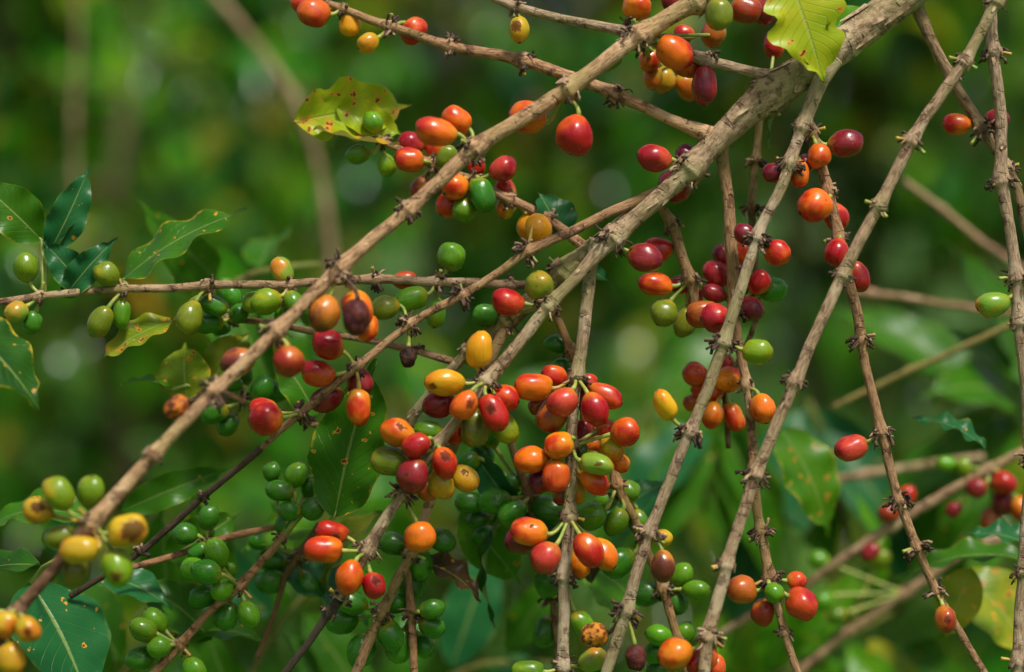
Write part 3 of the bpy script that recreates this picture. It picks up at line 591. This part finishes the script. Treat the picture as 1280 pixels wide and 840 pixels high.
f15 = branch('thin twig hanging behind, its lower node ringed with orange and red cherries',
 [(950,130,5.5,80),(945,200,6,84),(940,262,6,86),(944,330,5,90),(946,400,4.5,94),(925,450,4.5,96),(905,482,5,96),(912,560,4,98)],
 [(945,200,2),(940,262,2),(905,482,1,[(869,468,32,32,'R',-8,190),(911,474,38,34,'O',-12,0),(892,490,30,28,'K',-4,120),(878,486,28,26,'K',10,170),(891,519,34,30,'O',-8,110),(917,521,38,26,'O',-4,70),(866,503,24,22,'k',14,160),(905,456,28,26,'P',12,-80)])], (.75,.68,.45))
f16 = branch('brown twig emerging behind the central cluster and ending among green cherries at the bottom',
 [(690,380,6,48),(712,432,6.5,52),(738,510,6,56),(765,585,7,58),(775,615,7.5,58),(800,665,6,60),(828,738,7,62),(848,800,6,62),(862,852,5,62)],
 [(712,442,1,[(697,430,34,24,'D',20,180),(700,460,30,26,'D',24,150)]),(772,608,1,[(786,614,26,30,'G',10,30),(770,653,36,30,'G',-6,120),(798,652,32,28,'G',4,80),(757,626,30,26,'G',14,170),(741,645,36,34,'G',-10,150)]),
  (800,665,0,[(773,703,44,38,'D',2,150)]),
  (828,738,2,[(852,718,32,28,'G',6,-40),(870,737,36,26,'G',-2,0),(845,752,32,28,'D',12,60),(806,742,38,34,'D',14,190)]),(848,800,1,[(823,794,32,28,'G',8,190),(820,816,30,28,'D',14,160),(855,790,28,26,'G',0,-60),(872,797,26,30,'G',16,20),(822,836,30,28,'D',20,140)])], (1.0,.76,.5))
f32 = branch('twig behind the centre that ends in a bunch of dark green cherries',
 [(636,545,6,92),(650,590,6,92),(661,618,7,92),(672,680,5,96),(690,745,5,98),(700,850,5,98)],
 [(661,618,2,[(686,636,46,34,'D',-8,20),(640,641,40,32,'D',-10,140),(618,627,42,32,'D',0,170),(587,628,34,28,'D',6,180),(598,649,30,24,'D',12,170),(605,668,30,26,'D',14,150),(612,540,40,34,'D',20,-110),(604,566,34,30,'D',26,-130),(585,578,30,28,'D',22,160),(640,604,28,26,'D',10,190)]),
  (690,745,3,[(685,730,34,34,'D',-6,-120),(683,790,40,34,'D',10,110),(700,770,34,28,'D',18,80)])], (.8,.6,.42))
f19 = branch('reddish brown twig climbing from the bottom left with bunches of green cherries',
 [(378,640,5,70),(352,672,5.5,66),(300,732,7,60),(262,765,5.5,58),(225,805,7,54),(180,855,6.5,50)],
 [(352,672,1,[(350,613,36,28,'D',-6,190),(371,594,32,30,'G',4,-70),(362,638,30,26,'D',-10,180),(390,636,30,30,'D',-12,-20),(388,608,28,26,'D',14,-60),(340,590,26,24,'D',18,-100),(356,655,28,24,'D',10,120)]),
  (298,733,1,[(271,691,38,30,'G',-12,-110),(258,715,38,32,'D',-14,190),(243,711,34,28,'G',4,190),(277,737,30,28,'G',-10,150),(311,768,34,30,'G',-8,70),(253,746,34,30,'D',12,160),(283,770,34,30,'D',14,100),(288,712,18,16,'G',6,-90)]),
  (223,806,1,[(199,809,30,28,'G',-10,170),(179,787,34,32,'G',-4,200),(194,775,36,28,'G',10,-130),(176,823,38,30,'D',8,170),(243,836,32,30,'G',-6,60)])], (1.1,.76,.56))
f20 = branch('light brown twig crossing behind the dark dry tip, green cherries above it',
 [(352,658,4.5,86),(300,668,5.5,82),(262,680,5.5,78),(225,692,5,74),(178,706,5,66),(150,712,4,50)],
 [(262,680,2,[(261,647,32,28,'D',-4,-80),(231,667,32,30,'D',-8,190),(249,689,28,22,'D',-2,150),(262,665,14,14,'G',4,-90)])], (1.12,.78,.56))
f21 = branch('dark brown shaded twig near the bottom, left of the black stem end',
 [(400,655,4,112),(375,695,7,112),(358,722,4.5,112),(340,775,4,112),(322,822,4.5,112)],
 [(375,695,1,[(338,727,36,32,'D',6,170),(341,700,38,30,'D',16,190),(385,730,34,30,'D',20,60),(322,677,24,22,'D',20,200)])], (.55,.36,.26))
f22 = branch('pale twig behind the level one, with glossy green cherries at its left end',
 [(252,398,4,84),(292,400,5,84),(345,405,5,82),(400,414,5.5,80),(455,424,5,76),(518,438,5.5,72),(572,454,6,60)],
 [(292,402,1,[(268,382,34,26,'D',-4,200),(262,404,36,26,'D',0,170),(299,392,26,24,'D',-6,-40),(290,372,30,26,'D',16,-100),(282,362,30,26,'G',26,-110),(276,409,24,22,'D',12,160)]),
  (400,414,1,[(386,392,30,26,'D',10,-120),(412,395,26,24,'D',14,-60)]),(518,438,1)], (1.1,.86,.72))
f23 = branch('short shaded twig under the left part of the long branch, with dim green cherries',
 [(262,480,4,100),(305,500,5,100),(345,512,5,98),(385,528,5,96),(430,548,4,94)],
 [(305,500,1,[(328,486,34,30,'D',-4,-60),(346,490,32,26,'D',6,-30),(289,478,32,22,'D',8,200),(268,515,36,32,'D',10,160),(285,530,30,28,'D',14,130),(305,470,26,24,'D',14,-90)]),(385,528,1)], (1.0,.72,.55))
f24 = branch('blurred pale branch low on the right with dark red cherries at its upper end',
 [(1300,556,7.5,350),(1262,572,7.5,355),(1205,604,8,365),(1112,658,8,385),(1020,722,7.5,395),(960,758,6.5,405),(890,800,5.5,410)],
 [(1240,584,1,[(1255,603,32,32,'R',-14,60),(1221,610,28,28,'r',-6,150),(1254,628,34,30,'r',6,90),(1277,636,34,32,'K',-10,60),(1192,637,22,20,'r',10,120),(1205,584,24,22,'L',10,-120),(1182,580,24,22,'G',10,190),(1238,650,30,26,'k',14,100)]),
  (1112,658,1,[(1134,619,26,22,'K',-14,-70),(1111,641,28,24,'k',-10,180),(1088,690,26,22,'r',-6,140)])], (1.05,.92,.8), group='blurred pale branches behind')
f25 = branch('blurred lower branch on the right, beneath the one with dark red cherries',
 [(1310,650,6.5,500),(1205,692,6.5,505),(1130,742,7,510),(1060,790,7,515),(990,848,6.5,520)],
 [(1130,742,1,[(1030,752,26,24,'G',-10,150),(1046,770,24,22,'G',-6,160),(1024,700,26,24,'G',10,200)]),(1060,790,0,[(1100,700,30,26,'L',0,-60)])], (1.05,.9,.78), group='blurred pale branches behind')
def bare(label, pts, nd, tint): return branch(label, pts, nd, tint, name='coffee_branch', group='blurred pale branches behind')
bare('blurred twig rising to the right, half green and half brown', [(1040,510,4.2,495),(1100,480,4.7,480),(1180,445,5.1,450),(1262,405,5.1,420),(1300,390,5.1,405)], [(1134,466,0)], (.9,.95,.45))
bare('blurred level pale stem behind the brown branch on the right', [(1060,362,5.1,630),(1140,374,5.5,615),(1235,388,5.5,600),(1300,392,5.1,600)], [(1085,366,0)], (1.15,.95,.85))
bare('blurred pale stem slanting at the right, above the level one', [(1130,225,5.1,705),(1180,262,5.1,705),(1230,303,5.5,697),(1300,350,5.1,690)], [(1180,262,0)], (1.1,.95,.85))
bare('blurred pale stem behind, left of the lower right red cherries', [(1040,600,6.0,645),(1085,592,6.0,645),(1150,582,6.4,645),(1230,570,6.0,645)], [(1085,592,0)], (1.1,.95,.85))
bare('wide blurred stem in the upper left leaning down to the right', [(215,-60,7,1700),(292,20,7,1700),(362,115,7,1700),(396,200,6,1700),(412,300,7,1700),(415,420,5,1700)], [(365,120,0)], (.9,.86,.7))
bare('blurred upright stem near the top left corner', [(92,-60,4,2300),(98,60,4,2300),(92,150,4,2300),(96,330,3,2300)], [(92,150,0)], (.9,.86,.7))

solve()
for b in BR: build_branch(b)
for c in ALLC: build_cherry(c)
for b_, n_ in ((bough, 46), (thick, 14), (f13, 12), (f12, 16), (f8, 12), (f10, 8), (f11, 8), (f1, 14), (f3, 8), (f2, 8), (f7, 8), (f9, 8)): flakes(b_, n_, n_*7)

# ------------------------------------------------------------------ leaves one can tell apart
leaf(f6.root, (368,152,88), (514,132,125), 84, 'yellow', roll=38, spots=2.2, edge=.6, fold=.45, bow=.12, bite=.7, wave=.09, pet=(470,178,78))
leaf(f6.root, (420,135,84), (506,170,92), 44, 'yellow', roll=30, spots=1.5, edge=.6, fold=.35, bow=.05, wave=.08)
leaf(f6.root, (392,160,66), (500,170,60), 46, 'gold', roll=-40, spots=.9, fold=.3, bow=-.06, curl=.1)
leaf(f3.root, (985,-30,-50), (1030,104,-46), 112, 'yellow', roll=8, spots=1.5, edge=.2, fold=.12, bow=.05, bite=.8, name='leaf')
leaf(bough.root, (1015,72,60), (1142,4,80), 52, 'bright', roll=-25, spots=0, fold=.3)
leaf(bough.root, (992,110,40), (962,190,70), 22, 'mid', roll=60, spots=0, fold=.4)
leaf(None, (-70,395,-120), (50,512,-128), 118, 'dark', roll=-30, spots=.2, edge=.9, fold=.12, bow=.08, pet=(-90,380,-120), name='coffee_leaf')
L5 = bpy.context.scene.objects[-1] if False else None
leaf(f5.root, (150,352,90), (308,262,70), 86, 'mid', roll=-18, spots=1.2, edge=.9, fold=.10, bow=.06, pet=(160,360,60))
leaf(f5.root, (218,400,60), (124,452,46), 50, 'olive', roll=8, spots=2.0, edge=.7, fold=.25, bow=.08, pet=(262,362,50))
leaf(f5.root, (60,318,55), (112,208,62), 50, 'teal', roll=40, spots=.9, fold=.25, bow=.08, pet=(56,368,35))
leaf(f5.root, (52,300,60), (-30,225,40), 66, 'mid', roll=-20, spots=.2, edge=.4, fold=.2, pet=(54,366,34))
leaf(f5.root, (112,366,48), (52,300,40), 46, 'teal', roll=-20, spots=.1, fold=.25, bow=.1, wave=.09)
leaf(f5.root, (80,372,44), (145,296,40), 40, 'teal', roll=30, spots=.4, fold=.4, bow=.14, wave=.10, curl=.1)
leaf(f5.root, (70,330,50), (105,270,64), 34, 'mid', roll=-50, spots=.5, edge=.4, fold=.3)
leaf(f23.root, (235,500,90), (232,428,100), 74, 'olive', roll=-15, spots=1.2, edge=.5, fold=.15, pet=(262,482,98))
leaf(f23.root, (262,478,96), (312,415,110), 58, 'olive', roll=25, spots=.9, edge=.3, fold=.2)
leaf(f23.root, (218,486,80), (148,482,84), 30, 'bright', roll=35, spots=.8, fold=.3, pet=(250,488,92))
leaf(f22.root, (395,520,90), (340,440,100), 60, 'mid', roll=5, spots=.5, fold=.2)
leaf(None, (418,648,42), (470,448,30), 112, 'mid', roll=-12, spots=1.5, edge=.5, fold=.10, bow=.04, bite=.45, pet=(410,660,60), name='coffee_leaf')
leaf(f6.root, (700,300,66), (672,240,74), 66, 'teal', roll=20, spots=.1, edge=.3, fold=.35, bow=.08)
leaf(f13.root, (708,330,40), (762,352,36), 34, 'teal', roll=10, spots=.1, fold=.35)
leaf(None, (38,728,30), (112,880,-20), 150, 'teal', roll=-32, spots=1.1, edge=.1, fold=.08, bow=.05, wave=.03, pet=(70,700,-40), name='coffee_leaf')
leaf(f1.root, (50,706,20), (-60,740,50), 70, 'dark', roll=30, spots=.6, fold=.2)
leaf(f1.root, (112,645,70), (-20,660,110), 74, 'mid', roll=20, spots=1.2, edge=.2, fold=.2)
leaf(f20.root, (150,640,150), (290,584,170), 44, 'mid', roll=30, spots=.1, fold=.3, curl=.05)
leaf(f19.root, (205,700,110), (300,640,140), 60, 'mid', roll=40, spots=.1, fold=.2)
leaf(f19.root, (120,720,110), (215,760,90), 56, 'teal', roll=-10, spots=0, fold=.25)
leaf(f19.root, (265,800,120), (170,730,130), 80, 'mid', roll=10, spots=.2, fold=.2)
leaf(f19.root, (215,800,130), (330,800,120), 90, 'mid', roll=-30, spots=.2, fold=.2)
leaf(f21.root, (330,700,160), (460,780,150), 90, 'teal', roll=-20, spots=.1, fold=.2)
leaf(f21.root, (400,660,130), (300,690,170), 60, 'bright', roll=10, spots=.1, fold=.2)
leaf(f17.root, (480,640,120), (400,760,140), 70, 'olive', roll=40, spots=1.4, edge=.5, fold=.3)
leaf(f17.root, (520,700,72), (602,752,80), 50, 'brown', roll=-20, spots=.9, fold=.35, wave=.08)
leaf(f32.root, (628,640,100), (620,785,96), 30, 'dark', roll=70, spots=0, fold=.5)
leaf(f32.root, (655,640,104), (690,745,100), 60, 'teal', roll=-20, spots=.5, fold=.3)
leaf(f32.root, (590,560,120), (665,650,104), 44, 'teal', roll=50, spots=0, fold=.4)
leaf(f32.root, (575,640,150), (650,730,160), 70, 'bright', roll=20, spots=.3, fold=.3)
leaf(f16.root, (740,730,120), (700,640,120), 40, 'brown', roll=20, spots=.4, fold=.4)
leaf(f16.root, (800,760,180), (720,700,190), 110, 'bright', roll=10, spots=.2, fold=.2)
leaf(f16.root, (760,660,130), (840,600,150), 50, 'teal', roll=-10, spots=.1, fold=.3)
leaf(f24.root, (1232,560,120), (1140,524,140), 36, 'teal', roll=20, spots=.3, fold=.35, wave=.09)
leaf(f24.root, (1300,690,150), (1205,668,150), 46, 'teal', roll=20, spots=.1, fold=.35, wave=.09)
leaf(f24.root, (1290,700,190), (1120,725,210), 50, 'mid', roll=25, spots=.2, edge=.4, fold=.3)
leaf(f25.root, (1200,715,300), (1290,825,300), 96, 'olive', roll=0, spots=2.2, fold=.2)
leaf(f25.root, (1215,710,210), (1180,800,220), 60, 'olive', roll=0, spots=1.4, fold=.2)
leaf(f25.root, (975,535,330), (1035,672,330), 84, 'bright', roll=-10, spots=1.2, edge=.8, fold=.15)
for o in list(COL.objects):
    if o.name.startswith('coffee_leaf') and o.parent is None:
        o['category'] = 'leaf'
        x = (o.location-CAM).dot(RIGHT)
o_ = [o for o in COL.objects if o.name.startswith('coffee_leaf') and o.parent is None]
o_.sort(key=lambda o: o.location.x)
for o, lb in zip(sorted(o_, key=lambda o: -o.location.z), ('dark pointed leaf with a yellow rim hanging at the left edge', 'large torn green leaf with orange spots behind the middle branches', 'big glossy dark leaf with a pale midrib in the bottom left corner')):
    o['label'] = lb

# ------------------------------------------------------------------ leafy shoots of the next bushes, just behind
def shoot(label, pts, n, ll, ww, col, seed, spots=.2, group='leafy shoots behind the front branches'):
    rg = random.Random(seed); q = [tuple(P(x, y, pd)) + (S(r, pd),) for x, y, r, pd in pts]; s = catmull(q, .012)
    root = empty('leafy_shoot', Vector(s[0][:3]), label, 'shoot', group); path = [Vector(p[:3]) for p in s]
    v, f, uv = tube(path, [p[3] for p in s], 8, root.location, nz=.05)
    st = link('stem', mesh('stem', v, f, [M_BK], uv=uv), root); st.color = (.55, .75, .25, 1)
    for k in range(n):
        i = int((k//2+.5)/(n/2)*(len(path)-2)); p = path[i]; t = (path[i+1]-path[i]).normalized()
        sd_ = t.cross(FWD).normalized()*(1 if k % 2 else -1)
        d = (sd_*rg.uniform(.5, 1) + t*rg.uniform(.2, .8) + Vector((0, 0, -rg.uniform(.3, 1.1))) + FWD*rg.uniform(-.5, .4)).normalized()
        L = ll*rg.uniform(.75, 1.2); B = p + d*.006; T = B + d*L
        up = (-FWD*rg.uniform(.2, 1) + Vector((rg.uniform(-.5, .5), 0, rg.uniform(.4, 1)))).normalized()
        me = leaf_mesh(B, T, ww*rg.uniform(.8, 1.15), up, root.location, bow=rg.uniform(.02, .16), fold=rg.uniform(.1, .35), wave=.03, curl=rg.uniform(0, .15), seed=seed*50+k, nu=16, nv=8)
        o = link('leaf', me, root); c1, c2 = LC[col if rg.random() < .8 else rg.choice(['mid', 'bright', 'teal', 'olive'])]
        o.color = c1+(1,); o['blush'] = list(c2); o['spots'] = spots*rg.uniform(0, 2); o['edge'] = .2
for a in [
 ('drooping glossy shoot behind the pale branch low on the right', [(900,480,4,780),(890,560,4,780),(880,640,4,795)], 8, 0.100, 0.030, 'mid', 1),
 ('bluish green leaves hanging behind the brown branch lower right', [(1010,500,4,930),(1040,580,4,930),(1060,680,4,930)], 8, 0.110, 0.038, 'teal', 2),
 ('fresh green shoot behind the single orange-yellow cherry', [(740,580,4,1650),(800,520,4,1650),(880,490,4,1650)], 10, 0.100, 0.034, 'mid', 3),
 ('dark leafy shoot in the lower right corner', [(1040,860,4,720),(1120,790,4,705),(1220,760,4,690)], 10, 0.090, 0.034, 'mid', 4),
 ('bright leafy shoot low on the right between the blurred branches', [(960,850,4,630),(1050,800,4,645),(1130,760,4,645)], 10, 0.060, 0.024, 'bright', 5),
 ('leafy shoot at the right edge above the blurred red cherries', [(1310,520,4,840),(1240,500,4,840),(1160,500,4,855)], 8, 0.100, 0.036, 'mid', 6),
 ('glossy shoot rising at the bottom middle edge', [(520,870,4,570),(600,830,4,570),(690,830,4,585)], 8, 0.070, 0.026, 'teal', 7),
 ('dark green shoot at the bottom left behind the green cherries', [(130,860,4,360),(220,790,4,375),(330,760,4,390)], 8, 0.070, 0.030, 'mid', 8),
 ('leafy shoot behind the small green cherries left of the middle', [(240,380,4,390),(320,340,4,405),(400,330,4,420)], 6, 0.060, 0.024, 'mid', 9),
 ('loose shoot behind the bottom edge left of the black stem end', [(300,870,4,495),(350,780,4,495),(420,700,4,510)], 8, 0.080, 0.028, 'mid', 10),
]: shoot(*a)

# ------------------------------------------------------------------ ground, grass, bushes and trees farther off
def hill(x, y):
    return -.05*math.sin(x*.4) + min(.6, max(0, y-4)*.10) + .10*mnoise.noise(Vector((x*.35, y*.35, 0)))
ys = [-30, -8, -3, 0] + [i*.5 for i in range(1, 40)] + [22, 26, 32, 40, 55, 80, 120, 200, 400]
xs = sorted(set([s_*v for v in [0, .5, 1, 1.5, 2, 2.5, 3, 3.5, 4, 5, 6, 7, 8, 10, 13, 17, 24, 35, 60, 120, 300] for s_ in (1, -1)]))
v = [(x, y, hill(x, y)) for y in ys for x in xs]; nx = len(xs)
f = [(j*nx+i, j*nx+i+1, (j+1)*nx+i+1, (j+1)*nx+i) for j in range(len(ys)-1) for i in range(nx-1)]
g = link('ground', mesh('ground', v, f, [M_SOIL])); g['kind'] = 'structure'; g['label'] = 'grassy ground of the plantation under the bushes'
rg = random.Random(3); v, f = [], []
for k in range(9000):
    y = 2.2 + 9*rg.random()**1.3; x = rg.uniform(-1, 1)*(.35*y+.6); z = hill(x, y); h = rg.uniform(.06, .20); a = rg.uniform(0, 6.28); w2 = .006
    dx, dy = math.cos(a), math.sin(a); lx, ly = rg.uniform(-.08, .08), rg.uniform(-.08, .08); b0 = len(v)
    v += [(x-dx*w2, y-dy*w2, z-.01), (x+dx*w2, y+dy*w2, z-.01), (x+lx*.4+dx*w2*.8, y+ly*.4+dy*w2*.8, z+h*.6), (x+lx*.4-dx*w2*.8, y+ly*.4-dy*w2*.8, z+h*.6), (x+lx, y+ly, z+h)]
    f += [(b0, b0+1, b0+2, b0+3), (b0+3, b0+2, b0+4)]
gr = link('grass', mesh('grass', v, f, [M_GR])); gr['kind'] = 'stuff'; gr['label'] = 'green grass between the coffee bushes'

def leaves_mesh(Bs, As, Us, Ls, Ws, tints, name):
    """many leaves as one mesh: bases, axes, normals, lengths, widths"""
    nu, nv = 7, 2; t = np.linspace(0, 1, nu); wd = np.sin(np.pi*t**.8)**.8*.5; wd[0] = wd[-1] = .02
    Sd = np.cross(As, Us); Sd /= np.linalg.norm(Sd, axis=1)[:, None]; Nn = np.cross(Sd, As); n = len(Bs)
    V = np.zeros((n, nu, 3, 3))
    for i in range(nu):
        cc = Bs + As*(Ls*t[i])[:, None] + Nn*(Ls*(.14*math.sin(math.pi*t[i]) - .22*t[i]**2))[:, None]
        for j, y in enumerate((-1, 0, 1)): V[:, i, j] = cc + Sd*(Ws*wd[i]*y)[:, None] + Nn*(Ws*.28*abs(y)*wd[i]*2)[:, None]
    V = V.reshape(-1, 3); q = []
    for i in range(nu-1):
        for j in range(2): k = i*3+j; q.append((k, k+1, k+4, k+3))
    q = np.array(q); F = (q[None] + (np.arange(n)*nu*3)[:, None, None]).reshape(-1, 4)
    me = bpy.data.meshes.new(name); me.vertices.add(len(V)); me.vertices.foreach_set('co', V.ravel().astype(np.float32))
    me.loops.add(F.size); me.loops.foreach_set('vertex_index', F.ravel().astype(np.int32))
    me.polygons.add(len(F)); me.polygons.foreach_set('loop_start', (np.arange(len(F))*4).astype(np.int32)); me.polygons.foreach_set('use_smooth', [True]*len(F))
    me.update(calc_edges=True); me.validate()
    a = me.attributes.new('tint', 'FLOAT_COLOR', 'POINT'); cc = np.repeat(np.concatenate([tints, (np.random.RandomState(n).rand(n, 1) < .22).astype(float)], 1), nu*3, axis=0)
    a.data.foreach_set('color', cc.ravel().astype(np.float32)); me.materials.append(M_CR); return me
TINTS = np.array([(.005, .050, .002), (.012, .12, .003), (.035, .20, .003), (.10, .26, .004), (.003, .08, .018), (.20, .22, .006), (.24, .13, .012)])
def bush(label, x, y, h, wdt, nlat, seed, bright=1.0, ll=.068, name='coffee_bush', cat='bush', group='coffee bushes behind', droop=1.0, z0=.15):
    rg = np.random.RandomState(seed); zb = hill(x, y); root = empty(name, Vector((x, y, zb)), label, cat, group)
    path = [Vector((x+.04*math.sin(k*1.3+seed), y, zb-.05+h*k/8)) for k in range(9)]
    v, f, uv = tube(path, [.028*(1-k/11)*max(1, h/2) for k in range(9)], 9, root.location, nz=.06)
    tk = link('trunk', mesh('trunk', v, f, [M_BK], uv=uv), root); tk.color = (.3, .35, .2, 1)
    v, f, uv = [], [], []; B, A, U, Ls, Ws, T = [], [], [], [], [], []
    for k in range(nlat):
        a = rg.uniform(0, 2*math.pi); t0 = rg.uniform(z0, 1.0); L = wdt*(1.05-t0*.55)*rg.uniform(.7, 1.15)
        d = np.array([math.cos(a), math.sin(a), .45-.15*rg.rand()]); p = np.array([x, y, zb + h*t0]); ps = [Vector(p)]; ns = max(4, int(L/(ll*.42))); br = rg.uniform(.2, 1.4)
        for i in range(ns):
            d = d + np.array([rg.uniform(-.05, .05), rg.uniform(-.05, .05), -.10*droop]); d /= np.linalg.norm(d); p = p + d*L/ns; ps.append(Vector(p))
            if i < 1: continue
            for sg in (1, -1):
                if rg.rand() < .12: continue
                sd_ = np.cross(d, [0, 0, 1])*sg; ad = sd_*rg.uniform(.6, 1) + d*rg.uniform(.3, .8) + np.array([0, 0, -rg.uniform(.1, .9)*droop]); ad /= np.linalg.norm(ad)
                B.append(p); A.append(ad); U.append(np.array([rg.uniform(-.4, .4), rg.uniform(-.4, .4), 1.])); l_ = ll*rg.uniform(.7, 1.2); Ls.append(l_); Ws.append(l_*rg.uniform(.34, .46))
                ti = rg.choice(7, p=[.24, .22, .17, .14, .11, .08, .04]); T.append(TINTS[ti]*br*bright*1.15*rg.uniform(.6, 1.35))
        tube(ps[::max(1, len(ps)//5)], [.006*(1-.6*i/6)*max(1, h/2.2) for i in range(len(ps[::max(1, len(ps)//5)]))], 5, root.location, v=v, f=f, uv=uv)
    lm = link('limb', mesh('limb', v, f, [M_BK], uv=uv), root); lm.color = (.25, .35, .12, 1); lm['kind'] = 'stuff'
    me = leaves_mesh(np.array(B)-np.array(root.location), np.array(A), np.array(U), np.array(Ls), np.array(Ws), np.array(T), 'crown'); link('crown', me, root)
BUSHES = [
 ('coffee bush filling the upper left corner of the background', -.72, 3.3, 2.3, .65, 110, 1, 1.6),
 ('coffee bush behind the small green cherries at the left', -.42, 2.7, 1.6, .55, 90, 2, 1.3),
 ('dark coffee bush behind the centre of the picture', .36, 3.0, 2.2, .62, 80, 3, .9),
 ('coffee bush behind the top centre, sky showing over it', -.12, 3.9, 1.72, .8, 100, 4, 1.4),
 ('shaded coffee bush behind the upper right branches', .82, 2.9, 2.3, .7, 75, 5, 1.0),
 ('coffee bush behind the lower right blurred branches', .45, 2.2, 1.22, .45, 55, 6, 1.1),
 ('low coffee bush at the far left bottom', -.68, 2.3, 1.15, .5, 55, 7, .9),
 ('coffee bush whose leaves reach in at the right edge', 1.35, 3.6, 2.3, .8, 80, 8, .9),
 ('coffee bush whose leaves reach in at the left edge', -1.4, 3.2, 2.2, .8, 80, 9, 1.1),
 ('second-row coffee bush left of centre', -.9, 5.2, 1.95, .9, 120, 10, 1.4),
 ('second-row coffee bush right of centre', .75, 5.0, 2.5, .9, 80, 11, 1.0),
 ('second-row coffee bush at the right', 1.9, 5.6, 2.5, .9, 80, 12, 1.0),
 ('second-row coffee bush at the left', -2.2, 5.6, 1.7, .9, 80, 13, 1.1)]
for a in BUSHES: bush(*a)
TREES = [('tall shade tree behind the right side', 2.4, 11, 7.0, 3.0, 150, 21), ('tall shade tree behind the middle', 2.0, 13, 7.5, 3.0, 150, 22), ('shade tree behind the left side', -3.2, 12, 6.0, 2.8, 140, 23), ('low shade tree in the gap at the top centre', -.9, 11, 4.2, 2.6, 150, 24)]
for lb, x, y, h, wd, n, sd_ in TREES: bush(lb, x, y, h, wd, n, sd_, .8, .26, 'shade_tree', 'tree', 'shade trees over the plantation', .8, .22)
